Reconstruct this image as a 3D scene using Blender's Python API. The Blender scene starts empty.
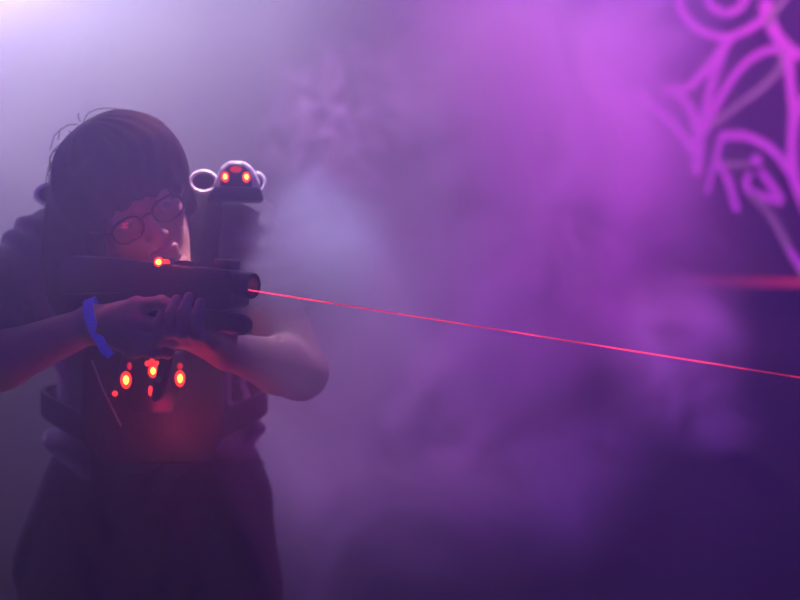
import bpy, bmesh, math, random
import numpy as np
from mathutils import Vector, Matrix

random.seed(7)
rng = np.random.default_rng(7)
scene = bpy.context.scene
COL = scene.collection
CAMZ = 1.3
FPX = 1333.333


def P(px, py, y):
    """photo pixel at depth y -> world point (camera at 0,0,CAMZ looking along +Y)"""
    return Vector(((px - 400) * y / FPX, y, CAMZ + (300 - py) * y / FPX))


def V(*a):
    return Vector(a)


# ------------------------------------------------------------------ materials
def nodes_of(mat):
    mat.use_nodes = True
    nt = mat.node_tree
    nt.nodes.clear()
    return nt, nt.nodes.new('ShaderNodeOutputMaterial')


def surf(name, col, rough=0.6, metal=0.0, spec=0.4, var=0.25, scale=30.0, bump=0.0, bscale=120.0, col2=None, sheen=0.0):
    m = bpy.data.materials.new(name)
    nt, out = nodes_of(m)
    N, L = nt.nodes, nt.links
    b = N.new('ShaderNodeBsdfPrincipled')
    tc = N.new('ShaderNodeTexCoord')
    nz = N.new('ShaderNodeTexNoise')
    nz.inputs['Scale'].default_value = scale
    nz.inputs['Detail'].default_value = 5
    rp = N.new('ShaderNodeValToRGB')
    c2 = col2 if col2 else tuple(c * (1 - var) for c in col)
    rp.color_ramp.elements[0].position = 0.3
    rp.color_ramp.elements[1].position = 0.7
    rp.color_ramp.elements[0].color = (*c2, 1)
    rp.color_ramp.elements[1].color = (*col, 1)
    L.new(tc.outputs['Object'], nz.inputs['Vector'])
    L.new(nz.outputs['Fac'], rp.inputs['Fac'])
    L.new(rp.outputs['Color'], b.inputs['Base Color'])
    b.inputs['Roughness'].default_value = rough
    b.inputs['Metallic'].default_value = metal
    b.inputs['Specular IOR Level'].default_value = spec
    b.inputs['Sheen Weight'].default_value = sheen
    if bump > 0:
        n2 = N.new('ShaderNodeTexNoise')
        n2.inputs['Scale'].default_value = bscale
        n2.inputs['Detail'].default_value = 4
        bp = N.new('ShaderNodeBump')
        bp.inputs['Strength'].default_value = bump
        bp.inputs['Distance'].default_value = 0.01
        L.new(tc.outputs['Object'], n2.inputs['Vector'])
        L.new(n2.outputs['Fac'], bp.inputs['Height'])
        L.new(bp.outputs['Normal'], b.inputs['Normal'])
    L.new(b.outputs[0], out.inputs['Surface'])
    return m


def glow(name, col, strength, var=0.0, scale=20.0, lo=0.35):
    m = bpy.data.materials.new(name)
    nt, out = nodes_of(m)
    N, L = nt.nodes, nt.links
    e = N.new('ShaderNodeEmission')
    e.inputs['Color'].default_value = (*col, 1)
    e.inputs['Strength'].default_value = strength
    if var > 0:
        tc = N.new('ShaderNodeTexCoord')
        nz = N.new('ShaderNodeTexNoise')
        nz.inputs['Scale'].default_value = scale
        nz.inputs['Detail'].default_value = 3
        mr = N.new('ShaderNodeMapRange')
        mr.inputs['From Min'].default_value = lo
        mr.inputs['From Max'].default_value = 0.65
        mr.inputs['To Min'].default_value = strength * (1 - var)
        mr.inputs['To Max'].default_value = strength
        L.new(tc.outputs['Object'], nz.inputs['Vector'])
        L.new(nz.outputs['Fac'], mr.inputs['Value'])
        L.new(mr.outputs['Result'], e.inputs['Strength'])
    L.new(e.outputs[0], out.inputs['Surface'])
    return m


# ------------------------------------------------------------------ mesh helpers
def link(name, me, mat=None, parent=None, smooth=False):
    o = bpy.data.objects.new(name, me)
    COL.objects.link(o)
    if mat:
        me.materials.append(mat)
    if parent is not None:
        o.parent = parent
        o.matrix_parent_inverse = Matrix.Translation(parent.location).inverted()
    if smooth:
        me.polygons.foreach_set('use_smooth', [True] * len(me.polygons))
    return o


def empty(name, loc):
    o = bpy.data.objects.new(name, None)
    o.location = loc
    o.empty_display_size = 0.05
    COL.objects.link(o)
    return o


def tag(o, label=None, cat=None, group=None, kind=None):
    for k, v in (('label', label), ('category', cat), ('group', group), ('kind', kind)):
        if v:
            o[k] = v
    return o


class MB:
    """collects bevelled boxes, frusta, tubes in one bmesh"""

    def __init__(self, M=None):
        self.bm = bmesh.new()
        self.M = M or Matrix.Identity(4)

    def _xf(self, verts, M):
        bmesh.ops.transform(self.bm, matrix=self.M @ M, verts=verts)

    def box(self, c, s, rot=None, bev=0.0, seg=2, taper=None):
        t = bmesh.new()
        bmesh.ops.create_cube(t, size=1)
        for v in t.verts:
            v.co = Vector((v.co.x * s[0], v.co.y * s[1], v.co.z * s[2]))
        if taper:
            for v in t.verts:
                taper(v)
        if bev > 0:
            bmesh.ops.bevel(t, geom=list(t.edges), offset=bev, segments=seg, profile=0.5, affect='EDGES')
        M = Matrix.Translation(c) @ (rot.to_4x4() if rot else Matrix.Identity(4))
        self._merge(t, M)
        return self

    def _merge(self, t, M):
        bmesh.ops.transform(t, matrix=self.M @ M, verts=t.verts)
        me = bpy.data.meshes.new('tmp')
        t.to_mesh(me)
        t.free()
        self.bm.from_mesh(me)
        bpy.data.meshes.remove(me)

    def prism(self, pts, axis_len, M, bev=0.0, seg=2):
        """2-D outline pts (x,y) extruded along local z by axis_len, centred"""
        t = bmesh.new()
        vs = [t.verts.new((p[0], p[1], -axis_len / 2)) for p in pts]
        f = t.faces.new(vs)
        r = bmesh.ops.extrude_face_region(t, geom=[f])
        nv = [g for g in r['geom'] if isinstance(g, bmesh.types.BMVert)]
        bmesh.ops.translate(t, vec=(0, 0, axis_len), verts=nv)
        bmesh.ops.recalc_face_normals(t, faces=t.faces)
        if bev > 0:
            bmesh.ops.bevel(t, geom=list(t.edges), offset=bev, segments=seg, profile=0.5, affect='EDGES')
        self._merge(t, M)
        return self

    def lathe(self, prof, a, axis, n=32):
        """prof: list of (distance along axis, radius)"""
        axis = Vector(axis).normalized()
        q = Vector((0, 0, 1)).rotation_difference(axis).to_matrix().to_4x4()
        t = bmesh.new()
        rings = []
        for d, r in prof:
            if r < 1e-6:
                rings.append([t.verts.new((0, 0, d))])
            else:
                rings.append([t.verts.new((r * math.cos(2 * math.pi * k / n), r * math.sin(2 * math.pi * k / n), d)) for k in range(n)])
        for A, B in zip(rings[:-1], rings[1:]):
            for k in range(n):
                k2 = (k + 1) % n
                q4 = [A[k % len(A)], A[k2 % len(A)], B[k2 % len(B)], B[k % len(B)]]
                u = []
                for v in q4:
                    if v not in u:
                        u.append(v)
                if len(u) >= 3:
                    t.faces.new(u)
        bmesh.ops.recalc_face_normals(t, faces=t.faces)
        self._merge(t, Matrix.Translation(a) @ q)
        return self

    def tube(self, pts, r, n=10, closed=False, flat=1.0, flat_n=None):
        pts = [Vector(p) for p in pts]
        rs = r if isinstance(r, (list, tuple)) else [r] * len(pts)
        t = bmesh.new()
        rings = []
        up = None
        m = len(pts)
        for i, p in enumerate(pts):
            a = pts[(i - 1) % m] if (closed or i > 0) else p
            b = pts[(i + 1) % m] if (closed or i < m - 1) else p
            d = (b - a).normalized()
            if flat_n is not None:
                e1 = (Vector(flat_n) - d * d.dot(Vector(flat_n))).normalized()
            else:
                if up is None:
                    up = Vector((0, 0, 1)) if abs(d.z) < 0.9 else Vector((1, 0, 0))
                e1 = (up - d * d.dot(up)).normalized()
                up = e1
            e2 = d.cross(e1)
            rings.append([t.verts.new(p + e1 * (rs[i] * flat * math.cos(2 * math.pi * k / n)) + e2 * (rs[i] * math.sin(2 * math.pi * k / n))) for k in range(n)])
        pairs = list(zip(rings[:-1], rings[1:]))
        if closed:
            pairs.append((rings[-1], rings[0]))
        for A, B in pairs:
            for k in range(n):
                t.faces.new((A[k], A[(k + 1) % n], B[(k + 1) % n], B[k]))
        if not closed:
            t.faces.new(rings[0])
            t.faces.new(list(reversed(rings[-1])))
        bmesh.ops.recalc_face_normals(t, faces=t.faces)
        self._merge(t, Matrix.Identity(4))
        return self

    def ell(self, c, r, R=None, u=24, v=16):
        t = bmesh.new()
        bmesh.ops.create_uvsphere(t, u_segments=u, v_segments=v, radius=1)
        M = Matrix.Translation(c) @ (R.to_4x4() if R else Matrix.Identity(4)) @ Matrix.Diagonal((r[0], r[1], r[2], 1))
        self._merge(t, M)
        return self

    def build(self, name, mat, parent=None, smooth=True, angle=40):
        me = bpy.data.meshes.new(name)
        self.bm.to_mesh(me)
        self.bm.free()
        o = link(name, me, mat, parent)
        if smooth:
            me.polygons.foreach_set('use_smooth', [True] * len(me.polygons))
            me.set_sharp_from_angle(angle=math.radians(angle))
        return o


# ------------------------------------------------------------------ SDF modelling
class Field:
    def __init__(self, lo, hi, h):
        self.lo = np.array(lo, float)
        self.h = h
        self.n = np.ceil((np.array(hi) - self.lo) / h).astype(int) + 1
        self.F = np.full(self.n, 0.25, np.float32)

    def region(self, lo, hi):
        a = np.clip(np.floor((np.array(lo) - self.lo) / self.h).astype(int), 0, self.n)
        b = np.clip(np.ceil((np.array(hi) - self.lo) / self.h).astype(int) + 1, 0, self.n)
        if np.any(b <= a):
            return None
        sl = tuple(slice(i, j) for i, j in zip(a, b))
        ax = [self.lo[i] + self.h * np.arange(a[i], b[i]) for i in range(3)]
        X = np.stack(np.meshgrid(*ax, indexing='ij'), -1).astype(np.float32)
        return sl, X

    def _apply(self, lo, hi, fn, k, sub=False):
        pad = k * 1.2 + 4 * self.h
        rg = self.region(np.array(lo) - pad, np.array(hi) + pad)
        if rg is None:
            return
        sl, X = rg
        d = fn(X).astype(np.float32)
        f = self.F[sl]
        if sub:
            d = -d
            hh = np.clip(0.5 - 0.5 * (d - f) / max(k, 1e-6), 0, 1)
            # smooth max
            self.F[sl] = d * (1 - hh) + f * hh + k * hh * (1 - hh)
        else:
            hh = np.clip(0.5 + 0.5 * (f - d) / max(k, 1e-6), 0, 1)
            self.F[sl] = f * (1 - hh) + d * hh - k * hh * (1 - hh)

    def cap(self, a, b, r1, r2, k=0.01, sub=False):
        a = np.array(a, np.float32)
        b = np.array(b, np.float32)
        R = max(r1, r2)

        def fn(X):
            pa = X - a
            ba = b - a
            t = np.clip((pa @ ba) / max(float(ba @ ba), 1e-9), 0, 1)
            q = pa - t[..., None] * ba
            return np.sqrt((q * q).sum(-1)) - (r1 + (r2 - r1) * t)
        self._apply(np.minimum(a, b) - R, np.maximum(a, b) + R, fn, k, sub)

    def ell(self, c, r, R=None, k=0.01, sub=False):
        c = np.array(c, np.float32)
        r = np.array(r, np.float32)
        M = np.array(R if R is not None else Matrix.Identity(3), np.float32)

        def fn(X):
            p = (X - c) @ M
            k0 = np.sqrt(((p / r) ** 2).sum(-1))
            k1 = np.sqrt(((p / (r * r)) ** 2).sum(-1)) + 1e-9
            return k0 * (k0 - 1) / k1
        m = float(r.max())
        self._apply(c - m, c + m, fn, k, sub)

    def half(self, p, n, lo, hi, k=0.003):
        """removes the side n points to, inside box lo..hi"""
        p = np.array(p, np.float32)
        n = np.array(Vector(n).normalized(), np.float32)
        self._apply(lo, hi, lambda X: -((X - p) @ n), k, True)

    def chain(self, pts, rs, k=0.01, sub=False):
        for i in range(len(pts) - 1):
            self.cap(pts[i], pts[i + 1], rs[i], rs[i + 1], k, sub)

    def displace(self, fn):
        rg = self.region(self.lo, self.lo + self.h * (self.n - 1))
        sl, X = rg
        near = np.abs(self.F[sl]) < 0.05
        Fv = self.F[sl]
        Fv[near] += fn(X[near]).astype(np.float32)
        self.F[sl] = Fv

    def mesh(self, name):
        F = self.F
        S = F < 0
        nx, ny, nz = F.shape
        c = np.zeros((nx - 1, ny - 1, nz - 1), np.int8)
        for dx in (0, 1):
            for dy in (0, 1):
                for dz in (0, 1):
                    c += S[dx:nx - 1 + dx, dy:ny - 1 + dy, dz:nz - 1 + dz]
        act = np.argwhere((c > 0) & (c < 8))
        idx = np.full(c.shape, -1, np.int32)
        idx[tuple(act.T)] = np.arange(len(act))
        acc = np.zeros((len(act), 3))
        cnt = np.zeros(len(act))
        cor = [(0, 0, 0), (1, 0, 0), (0, 1, 0), (1, 1, 0), (0, 0, 1), (1, 0, 1), (0, 1, 1), (1, 1, 1)]
        edges = [(0, 1), (2, 3), (4, 5), (6, 7), (0, 2), (1, 3), (4, 6), (5, 7), (0, 4), (1, 5), (2, 6), (3, 7)]
        vals = [F[act[:, 0] + a, act[:, 1] + b, act[:, 2] + d] for a, b, d in cor]
        for i, j in edges:
            va, vb = vals[i], vals[j]
            m = (va < 0) != (vb < 0)
            t = np.where(m, va / np.where(m, va - vb, 1), 0)
            p = np.array(cor[i])[None] + t[:, None] * (np.array(cor[j]) - np.array(cor[i]))[None]
            acc[m] += p[m]
            cnt[m] += 1
        verts = (act + acc / cnt[:, None]) * self.h + self.lo
        faces = []
        for ax in range(3):
            s0 = [slice(None)] * 3
            s1 = [slice(None)] * 3
            s0[ax] = slice(0, -1)
            s1[ax] = slice(1, None)
            A, B = S[tuple(s0)], S[tuple(s1)]
            e = np.argwhere(A != B)
            u, v = (ax + 1) % 3, (ax + 2) % 3
            ok = (e[:, u] > 0) & (e[:, v] > 0) & (e[:, u] < F.shape[u] - 1) & (e[:, v] < F.shape[v] - 1)
            e = e[ok]
            def at(du, dv):
                q = e.copy()
                q[:, u] += du
                q[:, v] += dv
                return idx[tuple(q.T)]
            quad = np.stack([at(-1, -1), at(0, -1), at(0, 0), at(-1, 0)], 1)
            flip = ~A[tuple(e.T)]
            quad[flip] = quad[flip][:, ::-1]
            faces.append(quad)
        faces = np.concatenate(faces)
        me = bpy.data.meshes.new(name)
        me.vertices.add(len(verts))
        me.vertices.foreach_set('co', verts.astype(np.float32).ravel())
        me.loops.add(len(faces) * 4)
        me.loops.foreach_set('vertex_index', faces.astype(np.int32).ravel())
        me.polygons.add(len(faces))
        me.polygons.foreach_set('loop_start', np.arange(0, len(faces) * 4, 4, dtype=np.int32))
        me.update(calc_edges=True)
        me.validate()
        return me


# ------------------------------------------------------------------ camera
cam = bpy.data.cameras.new('camera')
cam.lens = 60
cam.sensor_width = 36
cam.clip_start = 0.05
cam.dof.use_dof = True
cam.dof.focus_distance = 1.89
cam.dof.aperture_fstop = 2.0
co = bpy.data.objects.new('camera', cam)
co.location = (0, 0, CAMZ)
co.rotation_euler = (math.pi / 2, 0, 0)
COL.objects.link(co)
scene.camera = co

scene.view_settings.view_transform = 'Standard'
scene.view_settings.look = 'None'
scene.view_settings.exposure = 0
scene.view_settings.gamma = 1
scene.cycles.volume_bounces = 2
scene.cycles.max_bounces = 4
scene.cycles.volume_step_rate = 1.0
scene.cycles.adaptive_threshold = 0.03
scene.cycles.use_denoising = True

w = bpy.data.worlds.new('world')
scene.world = w
w.use_nodes = True
w.node_tree.nodes['Background'].inputs[0].default_value = (0.05, 0.02, 0.12, 1)
w.node_tree.nodes['Background'].inputs[1].default_value = 0.0

# ------------------------------------------------------------------ room
m_wall = surf('dark painted plaster', (0.035, 0.03, 0.04), 0.85, var=0.35, scale=3.0, bump=0.3, bscale=25)
m_side = surf('black painted plaster', (0.05, 0.05, 0.055), 0.9, var=0.3, scale=4.0, bump=0.2, bscale=30)
m_floor = surf('dark concrete', (0.06, 0.06, 0.065), 0.7, var=0.4, scale=5.0, bump=0.25, bscale=40)
YW = 3.9


def slab(name, lo, hi, mat):
    b = MB()
    lo, hi = Vector(lo), Vector(hi)
    b.box((lo + hi) / 2, hi - lo)
    return tag(b.build(name, mat, smooth=False), kind='structure')


slab('floor', (-3.2, -1.7, -0.1), (2.8, YW + 0.15, 0), m_floor)
slab('ceiling', (-3.2, -1.7, 3.2), (2.8, YW + 0.15, 3.3), m_side)
slab('wall_back', (-3.2, YW, 0), (2.8, YW + 0.15, 3.2), m_wall)
slab('wall_left', (-3.2, -1.6, 0), (-3.05, YW, 3.2), m_side)
slab('wall_right', (2.65, -1.6, 0), (2.8, YW, 3.2), m_side)
slab('wall_front', (-3.05, -1.7, 0), (2.65, -1.55, 3.2), m_side)

# ------------------------------------------------------------------ graffiti: sprayed strokes on the back wall
m_pink = surf('pink spray paint', (0.95, 0.30, 0.80), 0.6, var=0.12, scale=12)
m_grey = surf('grey spray paint', (0.42, 0.50, 0.30), 0.6, var=0.2, scale=12)


def bez(pts, n=14):
    """Catmull-Rom through pixel points"""
    p = [np.array(q, float) for q in pts]
    p = [2 * p[0] - p[1]] + p + [2 * p[-1] - p[-2]]
    out = []
    for i in range(1, len(p) - 2):
        for k in range(n):
            t = k / n
            out.append(0.5 * ((2 * p[i]) + (-p[i - 1] + p[i + 1]) * t + (2 * p[i - 1] - 5 * p[i] + 4 * p[i + 1] - p[i + 2]) * t * t + (-p[i - 1] + 3 * p[i] - 3 * p[i + 1] + p[i + 2]) * t ** 3))
    out.append(p[-2])
    return out


def stroke(parent, pts, width, mat, layer):
    q = bez(pts)
    yy = YW - 0.002 - 0.0004 * layer
    W = [P(a[0], a[1], yy) for a in q]
    ws = width if isinstance(width, (list, tuple)) else (width, width)
    bm = bmesh.new()
    L, R = [], []
    n = len(W)
    for i, p in enumerate(W):
        d = (W[min(i + 1, n - 1)] - W[max(i - 1, 0)])
        d.y = 0
        d.normalize()
        s = Vector((-d.z, 0, d.x))
        hw = (ws[0] + (ws[1] - ws[0]) * i / (n - 1)) * 0.43 * yy / FPX
        L.append(bm.verts.new(p + s * hw))
        R.append(bm.verts.new(p - s * hw))
    for i in range(n - 1):
        bm.faces.new((L[i], L[i + 1], R[i + 1], R[i]))
    for end, sgn in ((0, -1), (n - 1, 1)):     # round ends
        d = (W[min(end + 1, n - 1)] - W[max(end - 1, 0)])
        d.y = 0
        d.normalize()
        d *= sgn
        s = Vector((-d.z, 0, d.x))
        hw = (ws[0] if end == 0 else ws[1]) * 0.43 * yy / FPX
        fan = [bm.verts.new(W[end] + s * hw * math.cos(a) + d * hw * math.sin(a)) for a in [math.pi * k / 10 for k in range(11)]]
        bm.faces.new(fan)
    bmesh.ops.recalc_face_normals(bm, faces=bm.faces)
    me = bpy.data.meshes.new('paint_stroke')
    bm.to_mesh(me)
    bm.free()
    return link('paint_stroke', me, mat, parent)


gr = empty('graffiti', P(740, 120, YW - 0.001))
tag(gr, 'pink and grey spray painted graffiti tag on the dark purple wall', 'graffiti')
STROKES = [
    ([(679, -6), (681, 8), (692, 24), (706, 33), (725, 37), (745, 31), (762, 20)], (10, 10), m_pink),
    ([(707, -4), (713, 8), (727, 13), (740, 7), (746, -4)], (10, 10), m_pink),
    ([(766, 6), (770, 22), (780, 40), (794, 52), (808, 58)], (17, 12), m_pink),
    ([(788, -6), (776, 10), (768, 24)], (9, 8), m_grey),
    ([(729, 38), (716, 58), (700, 76), (688, 87), (667, 90)], (13, 10), m_pink),
    ([(726, 40), (716, 70), (708, 100), (703, 128)], (12, 11), m_pink),
    ([(672, 90), (684, 100), (692, 112), (698, 134), (697, 170)], (10, 14), m_pink),
    ([(640, 96), (658, 110), (678, 130), (694, 152)], (9, 11), m_pink),
    ([(704, 132), (716, 106), (734, 76), (752, 58), (772, 50), (792, 56)], (10, 9), m_pink),
    ([(716, 122), (740, 104), (764, 86), (780, 68), (784, 52)], (9, 11), m_grey),
    ([(788, 52), (790, 80), (794, 110), (792, 140), (793, 172), (801, 196), (812, 220)], (12, 14), m_pink),
    ([(806, 96), (798, 112), (794, 130)], (9, 9), m_pink),
    ([(724, 136), (744, 136), (764, 144), (780, 158), (796, 182)], (12, 10), m_pink),
    ([(722, 134), (716, 158), (707, 192)], (8, 7), m_pink),
    ([(722, 164), (736, 165), (748, 164)], (8, 8), m_grey),
    ([(721, 166), (728, 180), (736, 208)], (9, 10), m_pink),
    ([(756, 160), (757, 161)], (13, 13), m_pink),
    ([(762, 173), (771, 185), (780, 198)], (10, 11), m_pink),
    ([(779, 201), (764, 197), (748, 190)], (11, 9), m_pink),
    ([(747, 189), (746, 182), (749, 175)], (9, 8), m_pink),
    ([(752, 196), (768, 212), (782, 236), (796, 262), (808, 280)], (9, 11), m_grey),
    ([(790, 250), (800, 264), (812, 282)], (7, 10), m_pink),
]
for i, (pts, wd, mt) in enumerate(STROKES):
    stroke(gr, pts, wd, mt, i)

# emissive red streak standing in for laser light reflected on the wall
m_streak = glow('red streak glow', (1.0, 0.03, 0.2), 1.0)
_nt = m_streak.node_tree
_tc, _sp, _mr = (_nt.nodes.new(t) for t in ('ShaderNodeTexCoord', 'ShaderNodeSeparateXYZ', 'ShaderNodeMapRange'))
for _i, _v in enumerate((0.0, 0.75, 0.03, 0.42)):      # glow painted dimmer to the left, where smoke veils the streak
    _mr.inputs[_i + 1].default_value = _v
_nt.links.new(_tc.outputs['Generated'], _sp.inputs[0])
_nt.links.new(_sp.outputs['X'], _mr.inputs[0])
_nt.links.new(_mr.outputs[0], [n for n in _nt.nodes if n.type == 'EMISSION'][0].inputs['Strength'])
ls = empty('red_streak', P(750, 282, YW - 0.03))
tag(ls, 'red glow standing for a reflected light streak along the dark wall under the graffiti', 'light streak')
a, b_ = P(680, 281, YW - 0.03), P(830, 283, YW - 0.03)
MB().box((a + b_) / 2 + V(0, 0.010, 0), ((b_ - a).length, 0.018, 0.022), bev=0.003).build('streak_backing', m_side, ls)  # dark backing bar added behind the emissive streak
MB().tube([a + V(0, -0.006, 0), (a + b_) / 2 + V(0, -0.006, 0), b_ + V(0, -0.006, 0)], 0.015, 12).build('streak_glow', m_streak, ls)

# ------------------------------------------------------------------ smoke and haze
class G:
    """tiny expression builder for volume density"""

    def __init__(self, nt):
        self.nt = nt

    def n(self, t, **kw):
        x = self.nt.nodes.new(t)
        for k, v in kw.items():
            setattr(x, k, v)
        return x

    def val(self, sock, v):
        if hasattr(v, 'is_output'):
            self.nt.links.new(v, sock)
        else:
            sock.default_value = v

    def math(self, op, a, b=0.0, c=0.0):
        x = self.n('ShaderNodeMath', operation=op)
        self.val(x.inputs[0], a)
        self.val(x.inputs[1], b)
        self.val(x.inputs[2], c)
        return x.outputs[0]

    def vmath(self, op, a, b=(0, 0, 0)):
        x = self.n('ShaderNodeVectorMath', operation=op)
        self.val(x.inputs[0], a)
        self.val(x.inputs[1], b)
        return x.outputs['Value' if op == 'LENGTH' else 'Vector']

    def maprange(self, v, a, b, c, d, smooth=False):
        x = self.n('ShaderNodeMapRange', interpolation_type='SMOOTHSTEP' if smooth else 'LINEAR', clamp=True)
        for i, q in enumerate((v, a, b, c, d)):
            self.val(x.inputs[i], q)
        return x.outputs[0]

    def blob(self, pos, c, r, amp, inner=0.0, rot=None):
        q = self.vmath('SUBTRACT', pos, tuple(c))
        if rot:
            x = self.n('ShaderNodeVectorRotate', rotation_type='EULER_XYZ')
            self.val(x.inputs['Vector'], q)
            x.inputs['Rotation'].default_value = rot
            q = x.outputs[0]
        q = self.vmath('DIVIDE', q, tuple(r))
        return self.maprange(self.vmath('LENGTH', q), inner, 1.0, amp, 0.0, True)


def volume_mat(name, base, blobs, noises, aniso=0.3, color=(1, 1, 1), warp=0.0, wscale=3.0, grads=(), wisps=()):
    m = bpy.data.materials.new(name)
    nt, out = nodes_of(m)
    g = G(nt)
    pos = g.n('ShaderNodeNewGeometry').outputs['Position']
    wp = pos
    if warp > 0:
        nz = g.n('ShaderNodeTexNoise')
        nz.inputs['Scale'].default_value = wscale
        nz.inputs['Detail'].default_value = 2
        g.val(nz.inputs['Vector'], pos)
        d = g.vmath('SUBTRACT', nz.outputs['Color'], (0.5, 0.5, 0.5))
        d = g.vmath('MULTIPLY', d, (warp, warp, warp))
        wp = g.vmath('ADD', pos, d)
    tot = base
    sep = g.n('ShaderNodeSeparateXYZ')
    g.val(sep.inputs[0], pos)
    for (axis, *rng_) in grads:
        tot = g.math('MULTIPLY', g.maprange(sep.outputs[axis], *rng_, True), tot)
    for bl in blobs:
        tot = g.math('ADD', g.blob(wp, *bl[:3], *bl[3:]), tot)
    for (sc, det, dist, lo, hi, a, b) in noises:
        nz = g.n('ShaderNodeTexNoise')
        nz.inputs['Scale'].default_value = sc
        nz.inputs['Detail'].default_value = det
        nz.inputs['Distortion'].default_value = dist
        g.val(nz.inputs['Vector'], wp)
        f = g.maprange(nz.outputs['Fac'], lo, hi, a, b)
        tot = g.math('MULTIPLY', tot, f)
    for (c, r, amp, scale, det, dist, lo, hi) in wisps:      # curling filaments: own finer noise inside a soft ball
        nz = g.n('ShaderNodeTexNoise')
        nz.inputs['Scale'].default_value = scale
        nz.inputs['Detail'].default_value = det
        nz.inputs['Distortion'].default_value = dist
        g.val(nz.inputs['Vector'], pos)
        f = g.maprange(nz.outputs['Fac'], lo, hi, 0.0, 1.0, True)
        tot = g.math('ADD', g.math('MULTIPLY', g.blob(pos, c, r, amp, 0.3), f), tot)
    sc = g.n('ShaderNodeVolumeScatter')
    sc.inputs['Color'].default_value = (*color, 1)
    sc.inputs['Anisotropy'].default_value = aniso
    g.val(sc.inputs['Density'], tot)
    nt.links.new(sc.outputs[0], out.inputs['Volume'])
    return m


haze_mat = volume_mat('thin stage haze', 0.15, [
    (P(330, 400, 1.95), (0.30, 0.20, 0.24), 1.2, 0.1),
    (V(-1.10, 3.0, 2.02), (1.25, 0.75, 1.0), 1.6, 0.2),
    (V(-0.40, 3.1, 2.0), (0.60, 0.45, 0.80), 1.4, 0.2),
    (P(90, 180, 1.5), (0.50, 0.38, 0.22), 0.35, 0.2),
], [(2.2, 3, 0.6, 0.3, 0.7, 0.6, 1.4)], aniso=0.5, grads=(('Z', 0.5, 1.5, 0.25, 1.0), ('X', 0.3, 1.1, 1.0, 0.4)))
haze_mat.cycles.volume_step_rate = 1.2
hz = MB()
hz.box(((-3.05 + 2.65) / 2, (-1.55 + YW) / 2, 1.6), (5.69, YW + 1.54, 3.19))
hz = hz.build('haze', haze_mat, smooth=False)
tag(hz, 'thin violet stage haze filling the whole dark room', 'haze', kind='stuff')

smoke_mat = volume_mat('billowing smoke', 0.0, [
    (V(0.26, 2.92, 1.74), (0.48, 0.5, 0.78), 3.7, 0.3),
    (V(-0.05, 2.75, 1.12), (0.50, 0.42, 0.52), 3.3, 0.2),
    (P(672, 345, 2.6), (0.17, 0.22, 0.17), 2.6, 0.15),
    (P(585, 265, 2.8), (0.22, 0.3, 0.30), 2.2, 0.2),
    (P(660, 150, 3.05), (0.27, 0.3, 0.62), 1.5, 0.2),
    (P(570, 480, 2.75), (0.30, 0.3, 0.17), 1.6, 0.2, (0, 0.55, 0)),
    (P(745, 425, 2.65), (0.11, 0.2, 0.11), 1.8, 0.2),
], [(3.2, 6, 1.4, 0.38, 0.62, 0.15, 1.65)], aniso=0.15, warp=0.34, wscale=2.8, wisps=[
    (P(335, 125, 2.62), (0.24, 0.2, 0.20), 11.0, 6.0, 4, 2.2, 0.50, 0.64),
    (P(680, 350, 2.60), (0.17, 0.2, 0.22), 5.0, 5.0, 4, 1.8, 0.42, 0.62),
])
smoke_mat.cycles.volume_step_rate = 0.7
sm = MB()
sm.ell((0.10, 2.88, 1.6), (0.78, 0.56, 1.35), u=48, v=32)
sm = sm.build('smoke', smoke_mat)
tag(sm, 'billowing lavender and pink smoke cloud in the middle of the room', 'smoke', kind='stuff')


wisp_mat = volume_mat('drifting smoke wisp', 0.0, [
    (P(320, 262, 1.985), (0.150, 0.085, 0.150), 13.0, 0.35),
    (P(375, 300, 1.985), (0.17, 0.080, 0.15), 5.0, 0.2),
    (P(315, 370, 1.96), (0.12, 0.06, 0.10), 5.0, 0.3),
], [(6.0, 4, 1.0, 0.35, 0.65, 0.45, 1.45)], aniso=0.3, warp=0.10, wscale=5.0)
wisp_mat.cycles.volume_step_rate = 1.3
ws = MB()
ws.ell(P(345, 290, 1.98), (0.24, 0.105, 0.23), u=40, v=24)
ws = ws.build('smoke', wisp_mat)
tag(ws, 'small pale smoke wisp veiling the upper arm behind the gun muzzle', 'smoke', kind='stuff')

# ------------------------------------------------------------------ lights
def light(name, kind, loc, target, col, power, size=0.2, spot=60, blend=0.6):
    l = bpy.data.lights.new(name, kind)
    l.color = col
    l.energy = power
    if kind == 'SPOT':
        l.spot_size = math.radians(spot)
        l.spot_blend = blend
        l.shadow_soft_size = size
    elif kind == 'AREA':
        l.size = size
    else:
        l.shadow_soft_size = size
    o = bpy.data.objects.new(name, l)
    o.location = loc
    o.rotation_euler = (Vector(target) - Vector(loc)).to_track_quat('-Z', 'Y').to_euler()
    COL.objects.link(o)
    return o


light('white_backlight', 'SPOT', (-1.25, 3.7, 2.35), (-0.45, 0.6, 2.1), (0.46, 0.36, 1.0), 345, 0.12, 60, 1.0)
light('white_key', 'SPOT', (-1.2, 3.3, 3.05), (-1.0, 3.0, 1.5), (1.0, 0.88, 0.95), 430, 0.12, 60, 1.0)  # added unseen spot brightening the haze at the left
light('side_backlight', 'SPOT', (-2.6, 2.9, 2.5), (-0.5, 2.9, 1.6), (0.38, 0.06, 1.0), 400, 0.12, 50, 1.0)  # unseen side spot put in to light haze behind the person
light('magenta_backlight', 'SPOT', (0.7, 3.7, 2.9), (0.2, 2.0, 1.9), (0.03, 0.0, 1.0), 112, 0.12, 60, 1.0)
light('pink_side', 'SPOT', (1.9, 2.7, 2.3), (0.3, 2.75, 1.5), (0.90, 0.02, 1.0), 145, 0.12, 38, 1.0)  # invented out-of-view spot turning the cloud's right edge pink
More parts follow.
